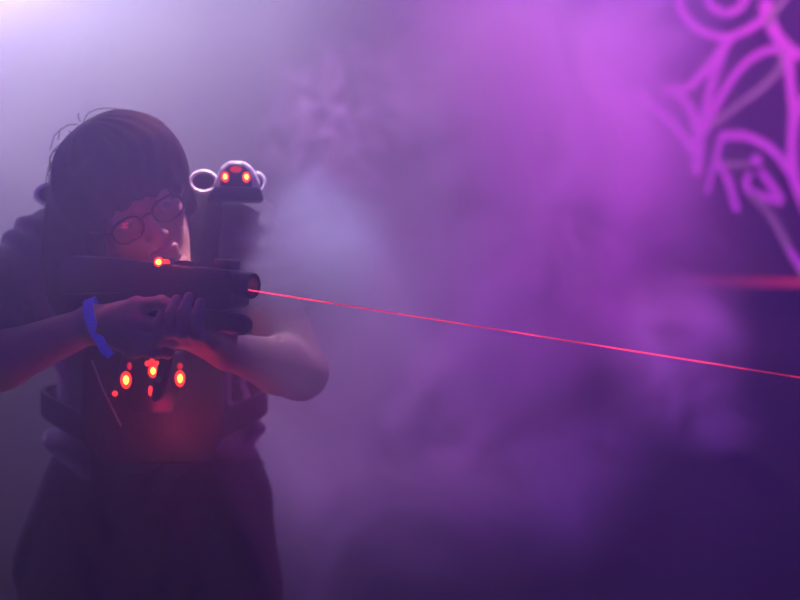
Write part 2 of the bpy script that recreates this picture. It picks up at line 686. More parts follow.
light('front_smoke_top', 'SPOT', (-0.26, 1.8, 3.1), P(324, 243, 1.985), (0.60, 0.52, 1.0), 500, 0.08, 8.5, 1.0)  # narrow spot added only to brighten the wisp before the arm
light('left_mid_key', 'SPOT', (-0.5, 3.2, 3.12), (-0.5, 3.05, 1.5), (0.76, 0.65, 1.0), 275, 0.12, 55, 1.0)  # extra spot without a fixture, lifting the haze behind the head
light('pink_close', 'SPOT', (0.5, 2.6, 3.1), (0.25, 2.8, 1.6), (1.0, 0.26, 0.77), 168, 0.12, 60, 1.0)  # overhead spot added to turn the cloud pink, no fixture
light('purple_wash', 'SPOT', (1.8, 3.0, 3.05), (1.3, 3.9, 1.9), (1.0, 0.18, 0.87), 165, 0.12, 80, 0.9)  # unseen spot added to bring out the graffiti
light('pod_rim', 'SPOT', (-0.02, 2.28, 3.12), P(237, 172, 2.13), (1.0, 0.75, 1.0), 420, 0.05, 7, 0.7)  # added narrow spot for a highlight on the shoulder pod
light('hair_rim', 'SPOT', (-0.05, 2.3, 3.12), P(168, 140, 2.10), (1.0, 0.38, 0.55), 600, 0.05, 8, 0.9)  # unseen spot put in to rim the hair in pink
light('indigo_fill', 'AREA', (0.6, 0.6, 3.1), (0.2, 2.2, 1.0), (0.04, 0.02, 1.0), 19, 1.2)  # added area fill tinting the front haze blue
light('indigo_low', 'SPOT', (2.0, 1.5, 0.2), (0.8, 3.2, 1.0), (0.03, 0.0, 1.0), 145, 0.12, 70, 1.0)  # unseen low spot added to tint the dark lower right

# ------------------------------------------------------------------ gun frame (f forward, l left, u up), muzzle at origin
GF = Vector((0.86, -0.50, -0.10)).normalized()
GU = (Vector((0, 0, 1)) - GF * GF.z).normalized()
GL = GU.cross(GF)
GM0 = P(255, 286, 1.87)
GM = Matrix(((GF.x, GL.x, GU.x, GM0.x), (GF.y, GL.y, GU.y, GM0.y), (GF.z, GL.z, GU.z, GM0.z), (0, 0, 0, 1)))


def LG(f, l, u):
    return GM @ Vector((f, l, u))


# ------------------------------------------------------------------ head frame (x viewer's right, y back, z up), eyes at z=0
HR = (Matrix.Rotation(math.radians(-25), 3, 'Y') @ Matrix.Rotation(math.radians(22), 3, 'X') @ Matrix.Rotation(math.radians(16), 3, 'Z'))
HS = 1.0
HC = P(143, 212, 2.01) - HR @ V(0, -0.094, 0.004)


def LH(x, y, z):
    return HC + HR @ (V(x, y, z) * HS)


S_R, S_L = V(-0.568, 2.13, 1.380), V(-0.268, 2.21, 1.412)
E_R, W_R = P(-38, 376, 1.97), LG(-0.262, -0.038, -0.082)
E_L, W_L = P(300, 372, 2.11), LG(-0.095, 0.075, -0.105)

m_skin = surf('skin', (0.48, 0.30, 0.24), 0.5, var=0.15, scale=60, bump=0.1, bscale=300)
m_hair = surf('dark brown hair', (0.045, 0.028, 0.02), 0.75, var=0.5, scale=90, spec=0.12)
m_shirt = surf('charcoal cotton', (0.075, 0.078, 0.095), 0.9, var=0.25, scale=160, bump=0.35, bscale=45, sheen=0.3)
m_trouser = surf('black trouser cloth', (0.02, 0.02, 0.024), 0.92, var=0.3, scale=120, bump=0.3, bscale=40)
m_shoe = surf('black shoe leather', (0.02, 0.02, 0.02), 0.5)
m_sole = surf('grey rubber sole', (0.12, 0.12, 0.12), 0.8)

person = empty('person', (-0.42, 2.29, 0))
tag(person, 'person in a dark t-shirt bowing over the raised laser gun in smoke', 'person')

F = Field((-0.80, 1.70, 0.98), (-0.02, 2.50, 1.70), 0.003)
# torso, neck, shoulders
F.ell((-0.42, 2.285, 1.05), (0.150, 0.105, 0.15), k=0.03)
F.ell((-0.42, 2.265, 1.24), (0.155, 0.110, 0.17), k=0.04)
F.cap(S_R + V(0.05, 0.02, 0.0), S_L + V(-0.05, 0.02, 0.0), 0.065, 0.065, 0.04)
neck0 = V(-0.415, 2.235, 1.40)
F.cap(neck0, LH(0, 0.03, -0.075), 0.060, 0.052, 0.03)
# arms
F.chain([S_R, S_R.lerp(E_R, 0.45), E_R], [0.053, 0.047, 0.041], 0.02)
F.chain([E_R, E_R.lerp(W_R, 0.3), W_R], [0.040, 0.042, 0.026], 0.015)
F.chain([S_L, S_L.lerp(E_L, 0.45), E_L], [0.053, 0.048, 0.043], 0.02)
F.chain([E_L, E_L.lerp(W_L, 0.3), W_L], [0.042, 0.043, 0.027], 0.015)


def hand(wrist, mcps, fingers, thumb, base_r):
    for m in mcps:
        F.cap(wrist, m, base_r, 0.0125, 0.012)
    for a_, b_ in zip(mcps[:-1], mcps[1:]):
        F.cap(a_, b_, 0.0125, 0.0125, 0.008)
    for m, (pts, rs) in zip(mcps, fingers):
        F.chain([m] + pts, rs, 0.0045)
        F.ell(pts[0], (rs[1] * 1.1,) * 3, k=0.004)
    F.chain(thumb[0], thumb[1], 0.006)


# right hand closed round the pistol grip, index finger forward at the trigger
mR = [LG(-0.180, -0.037, -0.046), LG(-0.174, -0.041, -0.068), LG(-0.175, -0.039, -0.090), LG(-0.182, -0.033, -0.110)]
fR = [
    ([LG(-0.137, -0.035, -0.037), LG(-0.113, -0.030, -0.040), LG(-0.100, -0.015, -0.044)], [0.0115, 0.0095, 0.0085, 0.007]),
    ([LG(-0.136, -0.034, -0.070), LG(-0.128, -0.008, -0.073), LG(-0.142, 0.016, -0.075)], [0.0115, 0.010, 0.009, 0.0075]),
    ([LG(-0.139, -0.033, -0.091), LG(-0.131, -0.008, -0.094), LG(-0.145, 0.014, -0.095)], [0.011, 0.0095, 0.0085, 0.007]),
    ([LG(-0.146, -0.030, -0.110), LG(-0.138, -0.010, -0.112), LG(-0.150, 0.008, -0.113)], [0.010, 0.0085, 0.0075, 0.0065]),
]
hand(W_R, mR, fR, ([LG(-0.240, -0.028, -0.066), LG(-0.210, 0.004, -0.048), LG(-0.182, 0.026, -0.044), LG(-0.156, 0.028, -0.046)], [0.017, 0.0125, 0.0105, 0.008]), 0.023)
# left hand cupping the fore-end from below, fingers up the near side
ff = [-0.070, -0.092, -0.114, -0.135]
mL = [LG(f, 0.004, -0.084 - 0.002 * abs(i - 1)) for i, f in enumerate(ff)]
fL = [
    ([LG(-0.066, -0.036, -0.074), LG(-0.065, -0.042, -0.050), LG(-0.066, -0.036, -0.030)], [0.0115, 0.0098, 0.0088, 0.0072]),
    ([LG(-0.089, -0.040, -0.074), LG(-0.087, -0.045, -0.046), LG(-0.086, -0.037, -0.024)], [0.0115, 0.010, 0.009, 0.0075]),
    ([LG(-0.112, -0.039, -0.076), LG(-0.110, -0.044, -0.050), LG(-0.108, -0.037, -0.029)], [0.011, 0.0095, 0.0085, 0.007]),
    ([LG(-0.133, -0.034, -0.080), LG(-0.131, -0.040, -0.060), LG(-0.129, -0.036, -0.043)], [0.010, 0.0085, 0.0075, 0.0065]),
]
hand(W_L, mL, fL, ([LG(-0.085, 0.052, -0.085), LG(-0.062, 0.044, -0.058), LG(-0.055, 0.037, -0.030), LG(-0.057, 0.034, -0.008)], [0.017, 0.0125, 0.0105, 0.008]), 0.024)

# head
def hell(c, r, k=0.01, sub=False):
    F.ell(LH(*c), tuple(q * HS for q in r), R=HR, k=k, sub=sub)


def hcap(a, b, r1, r2, k=0.01, sub=False):
    F.cap(LH(*a), LH(*b), r1 * HS, r2 * HS, k, sub)


hell((0, 0.012, 0.045), (0.074, 0.094, 0.078), 0.02)
hell((0, -0.028, -0.02), (0.063, 0.066, 0.086), 0.025)
for s in (-1, 1):
    hcap((s * 0.050, 0.004, -0.05), (s * 0.014, -0.068, -0.108), 0.022, 0.017, 0.02)
    hell((s * 0.044, -0.060, -0.024), (0.021, 0.02, 0.018), 0.015)
    hcap((s * 0.042, -0.080, 0.017), (s * 0.010, -0.091, 0.015), 0.010, 0.011, 0.012)
hell((0, -0.080, -0.108), (0.017, 0.014, 0.014), 0.012)
for s in (-1, 1):
    hell((s * 0.032, -0.096, -0.002), (0.017, 0.013, 0.010), 0.008, True)
for s in (-1, 1):      # lowered upper lids
    hcap((s * 0.046, -0.084, 0.004), (s * 0.030, -0.0905, 0.0065), 0.0055, 0.0065, 0.004)
    hcap((s * 0.030, -0.0905, 0.0065), (s * 0.018, -0.088, 0.003), 0.0065, 0.0055, 0.004)
hcap((0, -0.088, 0.008), (0, -0.114, -0.036), 0.0075, 0.0115, 0.010)
for s in (-1, 1):
    hell((s * 0.011, -0.102, -0.039), (0.008, 0.010, 0.007), 0.005)
hcap((-0.018, -0.090, -0.068), (0.018, -0.090, -0.068), 0.007, 0.007, 0.008)
hcap((-0.014, -0.090, -0.081), (0.014, -0.090, -0.081), 0.009, 0.009, 0.008)
hcap((-0.024, -0.101, -0.074), (0.024, -0.101, -0.074), 0.003, 0.003, 0.003, True)
for s in (-1, 1):
    hell((s * 0.075, 0.014, -0.006), (0.011, 0.020, 0.032), 0.006)
    hell((s * 0.084, 0.010, -0.002), (0.006, 0.011, 0.018), 0.004, True)
body = link('body', F.mesh('body'), m_skin, person, smooth=True)
for s in (-1, 1):
    eb = MB()
    eb.ell(LH(s * 0.032, -0.079, -0.001), (0.0125,) * 3)
    e_o = eb.build('eye', surf('eye white', (0.4, 0.38, 0.37), 0.5), person)
    ib = MB()
    ib.ell(LH(s * 0.032 + 0.004, -0.0902, -0.0045), (0.0052, 0.0022, 0.0052), R=HR, u=16, v=10)
    ib.build('iris', surf('dark brown iris', (0.03, 0.018, 0.012), 0.2), e_o)

# hair: thick, over the ears, fringe above the glasses
H = Field(HC - V(0.2, 0.2, 0.2), HC + V(0.2, 0.2, 0.2), 0.0028)
F_body, F = F, H
hell((-0.004, 0.020, 0.050), (0.091, 0.112, 0.087), 0.02)
hell((0, 0.050, -0.012), (0.088, 0.078, 0.088), 0.03)
hell((0.026, 0.000, 0.052), (0.086, 0.098, 0.090), 0.03)
hcap((0.072, -0.050, 0.075), (0.084, -0.035, 0.015), 0.026, 0.014, 0.02)
for s in (-1, 1):
    hcap((s * 0.078, -0.008, 0.045), (s * 0.079, 0.000, -0.045), 0.022, 0.015, 0.02)
    hcap((s * 0.066, -0.050, 0.060), (s * 0.074, -0.036, -0.018), 0.020, 0.010, 0.015)
for x0, x1 in ((-0.05, -0.062), (-0.03, -0.042), (-0.008, -0.022), (0.015, 0.004), (0.035, 0.028), (0.052, 0.058)):
    hcap((x0, -0.070, 0.085), (x1, -0.101 + abs(x1) * 0.32, 0.026), 0.020, 0.0085, 0.010)
hell((0.0, -0.115, -0.075), (0.060, 0.075, 0.098), 0.01, True)
hell((0, 0.0, -0.16), (0.12, 0.14, 0.055), 0.02, True)
Hinv = np.array(HR.inverted(), np.float32)
hc_np = np.array(HC, np.float32)


def strands(X):
    q = (X - hc_np) @ Hinv.T
    x, y, z = q[:, 0], q[:, 1] - 0.02, q[:, 2]
    ph = np.arctan2(x, -y)
    rad = np.sqrt(x * x + y * y)
    a = np.sin(ph * 34 + 3 * np.sin(z * 40) + 2 * np.sin(ph * 5)) * 0.0009
    b = np.sin(ph * 13 + 2.5 * np.sin(z * 25 + ph * 3)) * 0.0013
    return (a + b) * np.clip(rad / 0.05, 0.15, 1)


H.displace(strands)
hair = link('hair', H.mesh('hair'), m_hair, person, smooth=True)
F = F_body
st = MB()
for i in range(150):       # loose strands standing off the outline
    th = rng.uniform(-math.pi, math.pi)
    el = rng.uniform(-0.1, 1.4)
    d = np.array([math.cos(el) * math.sin(th), -math.cos(el) * math.cos(th), math.sin(el)])
    if d[1] < -0.75 and d[2] < 0.5:
        continue
    base = d * np.array([0.088, 0.108, 0.084]) + np.array([-0.004, 0.020, 0.050])
    tan = np.array([d[0], d[1], 0.0]) * 0.6 + np.array([0, 0, -1.0]) + rng.normal(0, 0.35, 3)
    tan -= d * (tan @ d)
    tan /= np.linalg.norm(tan) + 1e-6
    ln = rng.uniform(0.03, 0.075)
    lift = rng.uniform(0.002, 0.012)
    pts = [LH(*(base + tan * ln * t + d * (lift * math.sin(math.pi * t * 0.8) - 0.02 * t * t * (ln / 0.07)))) for t in np.linspace(0, 1, 7)]
    st.tube(pts, [0.0007] * 6 + [0.0003], 4)
for pts in ([(83, 122), (88, 113), (97, 109), (108, 108), (118, 109)], [(58, 140), (60, 130), (68, 125), (78, 124)], [(50, 150), (54, 136), (62, 128)], [(80, 122), (78, 116), (79, 113)]):
    st.tube([P(a_, b_, 2.09) for a_, b_ in pts], 0.0008, 4)
st.build('loose_strands', m_hair, hair)

# t-shirt
T = Field((-0.76, 1.90, 0.99), (-0.02, 2.50, 1.52), 0.004)
T.ell((-0.42, 2.285, 1.05), (0.180, 0.130, 0.15), k=0.03)
T.ell((-0.42, 2.265, 1.24), (0.172, 0.128, 0.18), k=0.04)
T.cap(S_R + V(0.05, 0.02, 0.0), S_L + V(-0.05, 0.02, 0.0), 0.078, 0.078, 0.04)
T.cap(neck0, neck0 + (LH(0, 0.03, -0.075) - neck0) * 0.30, 0.074, 0.066, 0.03)
hemR, hemL = S_R.lerp(E_R, 0.86), S_L.lerp(E_L, 0.62)
T.chain([S_R, S_R.lerp(E_R, 0.5), S_R.lerp(E_R, 1.05)], [0.062, 0.066, 0.066], 0.02)
T.chain([S_L, S_L.lerp(E_L, 0.5), S_L.lerp(E_L, 0.8)], [0.068, 0.068, 0.068], 0.02)
for hem, S_, E_ in ((hemR, S_R, E_R), (hemL, S_L, E_L)):
    dn = (E_ - S_).normalized()
    T.half(hem, dn, hem + dn * 0.05 - V(0.08, 0.08, 0.08), hem + dn * 0.05 + V(0.08, 0.08, 0.08))
    T.cap(hem - dn * 0.03, hem + dn * 0.03, 0.058, 0.058, 0.004, True)
    T.cap(hem - dn * 0.05, hem - dn * 0.04, 0.03, 0.03, 0.004, False)
T.half((0, 0, 1.055), (0.1, 0, -1), (-0.8, 1.9, 0.9), (0, 2.5, 1.075))
sr, er = np.array(S_R), np.array(E_R)


def folds(X):
    x, y, z = X[:, 0], X[:, 1], X[:, 2]
    # rings of wrinkles round the bent sleeves, drapes over the torso
    f = 0.004 * np.sin(z * 130 + 5 * np.sin(x * 21) + 3 * np.sin(y * 30)) * np.clip((np.abs(x + 0.42) - 0.12) / 0.08, 0, 1)
    f = f + 0.006 * np.sin(x * 48 + 3 * np.sin(z * 18) + z * 30) * np.clip((1.30 - z) / 0.2, 0, 1)
    f = f + 0.007 * np.sin(z * 85 + 4 * np.sin(x * 14)) * np.clip((1.22 - z) / 0.12, 0, 1) * np.clip((np.abs(x + 0.42) - 0.10) / 0.05, 0, 1)
    return f


T.displace(folds)
link('t_shirt', T.mesh('t_shirt'), m_shirt, person, smooth=True)

# trousers and shoes, down to the floor
L = Field((-0.82, 1.95, 0.04), (-0.08, 2.62, 1.12), 0.008)
L.ell((-0.42, 2.29, 0.93), (0.205, 0.150, 0.18), k=0.04)
L.ell((-0.42, 2.29, 1.03), (0.165, 0.120, 0.06), k=0.03)
KN = ((V(-0.535, 2.26, 0.88), V(-0.560, 2.17, 0.48), V(-0.590, 2.27, 0.09)), (V(-0.320, 2.31, 0.88), V(-0.270, 2.24, 0.48), V(-0.245, 2.36, 0.09)))
for hip, kn, an in KN:
    L.chain([hip, kn, an], [0.108, 0.082, 0.068], 0.03)
    L.half(an + V(0, 0, -0.03), (0, 0, -1), an - V(0.12, 0.12, 0.09), an + V(0.12, 0.12, -0.02))
L.half((0, 0, 1.062), (0, 0, 1), (-0.82, 1.95, 1.05), (-0.08, 2.62, 1.12))
L.displace(lambda X: 0.006 * np.sin(X[:, 2] * 40 + 4 * np.sin(X[:, 0] * 25)) + 0.004 * np.sin(X[:, 0] * 60 + X[:, 2] * 15))
link('trousers', L.mesh('trousers'), m_trouser, person, smooth=True)
for hip, kn, an in KN:
    Q = Field(an + V(-0.12, -0.28, -0.12), an + V(0.12, 0.14, 0.06), 0.006)
    fw = V(0.25, -1, 0).normalized()
    a0 = V(an.x, an.y, 0.055)
    Q.cap(a0 - fw * 0.05, a0 + fw * 0.06, 0.043, 0.042, 0.02)
    Q.cap(a0 + fw * 0.06, a0 + fw * 0.17 + V(0, 0, -0.012), 0.045, 0.036, 0.02)
    Q.cap(a0 - fw * 0.02, an + V(0, 0, 0.03), 0.045, 0.048, 0.02)
    Q.half((0, 0, 0.02), (0, 0, -1), an + V(-0.12, -0.28, -0.12), an + V(0.12, 0.14, -0.06))
    sh = link('shoe', Q.mesh('shoe'), m_shoe, person, smooth=True)
    Q = Field(an + V(-0.12, -0.28, -0.12), an + V(0.12, 0.14, 0.06), 0.006)
    Q.cap(a0 - fw * 0.05 + V(0, 0, -0.035), a0 + fw * 0.17 + V(0, 0, -0.035), 0.048, 0.043, 0.02)
    Q.half((0, 0, 0.026), (0, 0, 1), an + V(-0.12, -0.28, -0.06), an + V(0.12, 0.14, 0.06))
    Q.half((0, 0, 0.001), (0, 0, -1), an + V(-0.12, -0.28, -0.14), an + V(0.12, 0.14, -0.07))
    link('sole', Q.mesh('sole'), m_sole, sh, smooth=True)

# eyeglasses
m_frame = surf('black plastic frame', (0.012, 0.012, 0.014), 0.3)
m_lens = bpy.data.materials.new('spectacle lens')
nt, out = nodes_of(m_lens)
tr = nt.nodes.new('ShaderNodeBsdfTransparent')
gl = nt.nodes.new('ShaderNodeBsdfGlossy')
gl.inputs['Roughness'].default_value = 0.05
fr = nt.nodes.new('ShaderNodeFresnel')
fr.inputs['IOR'].default_value = 1.35
mx = nt.nodes.new('ShaderNodeMixShader')
nt.links.new(fr.outputs[0], mx.inputs[0])
nt.links.new(tr.outputs[0], mx.inputs[1])
nt.links.new(gl.outputs[0], mx.inputs[2])
nt.links.new(mx.outputs[0], out.inputs['Surface'])
eg = empty('eyeglasses', LH(0, -0.112, 0))
tag(eg, 'thin dark rimmed eyeglasses worn on the bowed face', 'eyeglasses')
fb = MB()
for s in (-1, 1):
    ring = []
    for k in range(28):
        t = 2 * math.pi * k / 28
        cx, cz = math.cos(t), math.sin(t)
        ring.append(LH(s * 0.034 + 0.0245 * math.copysign(abs(cx) ** 0.8, cx), -0.110 + 0.004 * abs(cx), -0.006 + 0.0175 * math.copysign(abs(cz) ** 0.8, cz)))
    fb.tube(ring, 0.0018, 6, closed=True)
fb.tube([LH(-0.0105, -0.108, -0.001), LH(0, -0.112, 0.003), LH(0.0105, -0.108, -0.001)], 0.0016, 6)
fb.build('rim', m_frame, eg)
for s in (-1, 1):
    lb = MB()
    lb.ell(LH(s * 0.034, -0.110, -0.006), (0.0235, 0.0006, 0.0165), R=HR)
    lb.build('lens', m_lens, eg)
    MB().tube([LH(s * 0.0585, -0.106, 0.0), LH(s * 0.074, -0.080, 0.004), LH(s * 0.083, 0.0, 0.004), LH(s * 0.081, 0.028, -0.016)], 0.0017, 6).build('temple', m_frame, eg)

# blue wristband
m_blue = surf('blue fabric with added glow', (0.05, 0.08, 0.85), 0.7, var=0.35, scale=220, bump=0.3, bscale=400)
_pb = [n for n in m_blue.node_tree.nodes if n.type == 'BSDF_PRINCIPLED'][0]
_pb.inputs['Emission Color'].default_value = (0.04, 0.06, 1.0, 1)
_pb.inputs['Emission Strength'].default_value = 0.14  # faint emission added so the band reads brighter
wb = empty('wristband', E_R.lerp(W_R, 0.90))
tag(wb, 'blue fabric wristband with a loose tail on the near wrist', 'wristband')
ax = (W_R - E_R).normalized()
c0 = E_R.lerp(W_R, 1.04)
e1 = (V(0, 0, 1) - ax * ax.z).normalized()
e2 = ax.cross(e1)
ring = [c0 + ax * (0.003 * math.sin(3 * t)) + (e1 * math.cos(t) * 1.02 + e2 * math.sin(t)) * 0.036 for t in [2 * math.pi * k / 40 for k in range(40)]]
MB().tube(ring, 0.0085, 8, closed=True, flat=0.16).bm.free()
bb = MB()
for k in range(40):       # a flat woven band: quads along the ring
    pass
bmm = bb.bm
inn, outr = [], []
for k in range(40):
    t = 2 * math.pi * k / 40
    d = e1 * math.cos(t) + e2 * math.sin(t)
    wv = ax * (0.002 * math.sin(2 * t + 1))
    inn.append([bmm.verts.new(c0 + wv + d * (0.0355 + q) + ax * s_) for s_, q in ((-0.008, 0.0), (-0.0078, 0.0016), (0.0078, 0.0016), (0.008, 0.0))])
for k in range(40):
    A, B = inn[k], inn[(k + 1) % 40]
    for j in range(4):
        bmm.faces.new((A[j], A[(j + 1) % 4], B[(j + 1) % 4], B[j]))
bmesh.ops.recalc_face_normals(bmm, faces=bmm.faces)
bb.build('band', m_blue, wb)
tl = MB()
d0 = (-e2 if e2.y > 0 else e2)
k0 = c0 + (d0 * 0.8 + e1 * -0.35).normalized() * 0.034
tl.box(k0, (0.014, 0.006, 0.010), rot=ax.to_track_quat('X', 'Z').to_matrix(), bev=0.002)
tl.build('clasp', m_blue, wb)
tt = MB()
tt.tube([k0, k0 + V(0.006, -0.006, -0.012), k0 + V(0.012, -0.006, -0.026), k0 + V(0.022, -0.004, -0.036)], [0.007, 0.007, 0.0075, 0.006], 8, flat=0.2, flat_n=(0, -1, 0))
tt.build('loose_tail', m_blue, wb)
# ------------------------------------------------------------------ laser gun
m_gun = surf('black moulded plastic', (0.018, 0.018, 0.022), 0.38, var=0.2, scale=60, bump=0.05, bscale=400)
m_gun2 = surf('matt black rubber', (0.012, 0.012, 0.014), 0.7, var=0.2, scale=80)
m_red = glow('red led lens', (1.0, 0.03, 0.02), 2.2)
m_core = glow('orange led core', (1.0, 0.30, 0.03), 9.0)
m_beam = glow('red laser light', (1.0, 0.04, 0.12), 2.4, 0.8, 7.0, 0.40)
gun = empty('laser_gun', LG(-0.17, 0, -0.05))
tag(gun, 'black plastic laser tag gun held up in both hands, firing a beam', 'laser gun')
hb = MB(GM)
hb.prism([(-0.34, 0.008), (-0.33, 0.015), (-0.25, 0.018), (-0.03, 0.019), (-0.022, 0.012), (-0.022, -0.030), (-0.036, -0.040), (-0.200, -0.040), (-0.235, -0.032), (-0.34, -0.045), (-0.352, -0.034), (-0.352, -0.002)],
         0.044, Matrix(((1, 0, 0, 0), (0, 0, -1, 0), (0, 1, 0, 0), (0, 0, 0, 1))), bev=0.004)
body_o = hb.build('housing', m_gun, gun)
MB(GM).lathe([(0, 0.0), (0, 0.0175), (0.006, 0.019), (0.046, 0.019), (0.050, 0.0175), (0.050, 0.0125), (0.030, 0.0115), (0.030, 0.0)], (-0.050, -0.004, 0.0), (1, 0, 0), 36).build('muzzle', m_gun, gun)
MB(GM).ell((-0.0185, -0.004, -0.006), (0.0025, 0.006, 0.006)).build('laser_emitter', glow('red emitter', (1.0, 0.04, 0.10), 5.0), gun)
MB(GM).lathe([(0, 0), (0, 0.0155), (0.055, 0.0155), (0.062, 0.014), (0.068, 0.009), (0.069, 0)], (-0.070, -0.004, -0.056), (1, 0, 0), 32).build('lower_barrel', m_gun, gun)
MB(GM).box((-0.055, -0.004, -0.040), (0.04, 0.022, 0.02), bev=0.003).build('barrel_mount', m_gun, gun)
rb = MB(GM)
rb.box((-0.090, 0, 0.0205), (0.10, 0.020, 0.004), bev=0.001)
for k in range(5):
    rb.box((-0.13 + k * 0.018, 0, 0.023), (0.009, 0.020, 0.003), bev=0.001)
rb.build('top_rail', m_gun2, gun)
MB(GM).box((-0.052, 0, 0.026), (0.030, 0.026, 0.014), bev=0.003).build('front_sight', m_gun, gun)
MB(GM).box((-0.165, 0, 0.022), (0.030, 0.018, 0.010), bev=0.003).build('rear_sight', m_gun, gun)
gb = MB(GM)
gb.prism([(-0.186, -0.035), (-0.148, -0.035), (-0.148, -0.060), (-0.143, -0.105), (-0.141, -0.120), (-0.152, -0.180), (-0.156, -0.186), (-0.164, -0.186), (-0.168, -0.180), (-0.157, -0.122), (-0.178, -0.105)],
         0.014, Matrix(((1, 0, 0, 0), (0, 0, -1, 0), (0, 1, 0, 0), (0, 0, 0, 1))), bev=0.003)
grip = gb.build('grip', m_gun2, gun)
MB(GM).lathe([(0, 0), (0, 0.005), (0.002, 0.005), (0.003, 0.0)], (-0.155, -0.0065, -0.152), (0, -1, 0), 16).build('screw', surf('dull steel', (0.25, 0.25, 0.26), 0.4, 0.8), grip)
MB(GM).tube([(-0.150, 0, -0.060), (-0.120, 0, -0.064), (-0.098, 0, -0.058), (-0.092, 0, -0.038)], 0.0035, 8).build('trigger_guard', m_gun, gun)
MB(GM).tube([(-0.112, 0, -0.036), (-0.106, 0, -0.046), (-0.110, 0, -0.056)], [0.0045, 0.004, 0.003], 8).build('trigger', m_gun2, gun)


def led(parent, c, n, rx, rz, R, red=None, core=None, cs=0.6, name='led_light'):
    """domed lens with a brighter core bulging through"""
    a_ = MB()
    a_.ell(c, (rx, 0.004, rz), R=R, u=20, v=12)
    o = a_.build(name, red or m_red, parent)
    if core is not False:
        b_ = MB()
        b_.ell(Vector(c) + Vector(n) * 0.0022, (rx * cs, 0.003, rz * cs), R=R, u=16, v=10)
        b_.build('bright_core', core or m_core, o)
    return o


RC = Matrix.Identity(3)
lc = LG(-0.1645, -0.024, 0.026)
led(gun, P(159, 262, lc.y), V(0, -1, 0), 0.0075, 0.0075, RC, name='sight_light')
led(gun, P(166, 263, lc.y), V(0, -1, 0), 0.0060, 0.0060, RC, core=False, name='sight_light')

# beam: straight from the muzzle across the room until it meets the floor-side of the front wall
p0 = LG(-0.018, -0.004, -0.006)
p1 = P(800, 377.5, 1.74)
d = (p1 - p0).normalized()
tmax = 1.3
bt = MB()
bt.tube([p0 + d * (tmax * k / 40) for k in range(41)], [0.0011 - 0.0003 * k / 40 for k in range(41)], 8)
lb = bt.build('laser_beam', m_beam)
tag(lb, 'thin red laser beam crossing the smoke from the gun muzzle', 'laser beam')
# ------------------------------------------------------------------ laser tag vest
m_vest = surf('black nylon vest', (0.035, 0.035, 0.04), 0.9, spec=0.08, var=0.3, scale=200, bump=0.3, bscale=250)
m_shell = surf('silver plastic shell', (0.82, 0.80, 0.84), 0.3, metal=0.0, var=0.1, scale=20, spec=0.6)
m_face = surf('dark translucent plastic', (0.02, 0.012, 0.014), 0.3)
m_dim = glow('dim red led', (1.0, 0.03, 0.04), 0.75)
vest = empty('sensor_vest', (-0.42, 2.15, 1.15))
tag(vest, 'black laser tag vest with glowing red chest lights and silver shoulder pods', 'vest')
NP = V(0.20, -0.97, 0.08).normalized()
PX = V(-NP.y, NP.x, 0).normalized()
PZ = PX.cross(-NP)
PR = Matrix((PX, -NP, PZ)).transposed()        # columns: right, back, up
PC = P(153, 396, 2.085)


def onpanel(px, py, off=0.0):
    o = V(0, 0, CAMZ)
    dr = (P(px, py, 1.0) - o)
    q = PC + NP * (0.019 + off)
    t = (q - o).dot(NP) / dr.dot(NP)
    return o + dr * t


vb = MB()
vb.prism([(-0.080, 0.105), (0.080, 0.105), (0.105, 0.07), (0.110, -0.06), (0.085, -0.105), (-0.085, -0.105), (-0.110, -0.06), (-0.105, 0.07)], 0.036,
         Matrix.Translation(PC) @ Matrix((PX, PZ, NP)).transposed().to_4x4(), bev=0.008)
cp = vb.build('chest_panel', m_vest, vest)
hbx = MB()
hbx.prism([(-0.046, 0.050), (0.046, 0.050), (0.052, 0.02), (0.03, -0.045), (-0.03, -0.045), (-0.052, 0.02)], 0.010,
          Matrix.Translation(onpanel(153, 384)) @ Matrix((PX, PZ, NP)).transposed().to_4x4(), bev=0.003)
hbx.build('sensor_housing', m_face, cp)
for (px, py, rx, rz, kind) in [(126, 380, 0.0085, 0.0135, 1), (180, 378.5, 0.0080, 0.0130, 1), (153, 371, 0.0075, 0.0105, 1),
                               (147.5, 363.5, 0.0042, 0.0042, 2), (152, 361, 0.0042, 0.0042, 2), (156.5, 363.5, 0.0042, 0.0042, 2),
                               (129.5, 366, 0.0035, 0.006, 0), (180, 366, 0.0045, 0.005, 0), (115, 393.5, 0.0042, 0.0042, 2), (150.5, 391, 0.0032, 0.008, 2)]:
    c = onpanel(px, py, 0.008)
    led(cp, c, NP, rx, rz, PR, red=m_dim if kind == 0 else m_red, core=None if kind == 1 else False, cs=0.55, name='chest_light')

# straps over both shoulders, round the waist and the back panel
def strap(pts, w_, name='strap', th=0.18):
    b = MB()
    q = bez3(pts, 10)
    b.tube(q, w_, 10, flat=th, flat_n=None) if False else ribbon(b, pts, w_)
    return b.build(name, m_vest, vest)


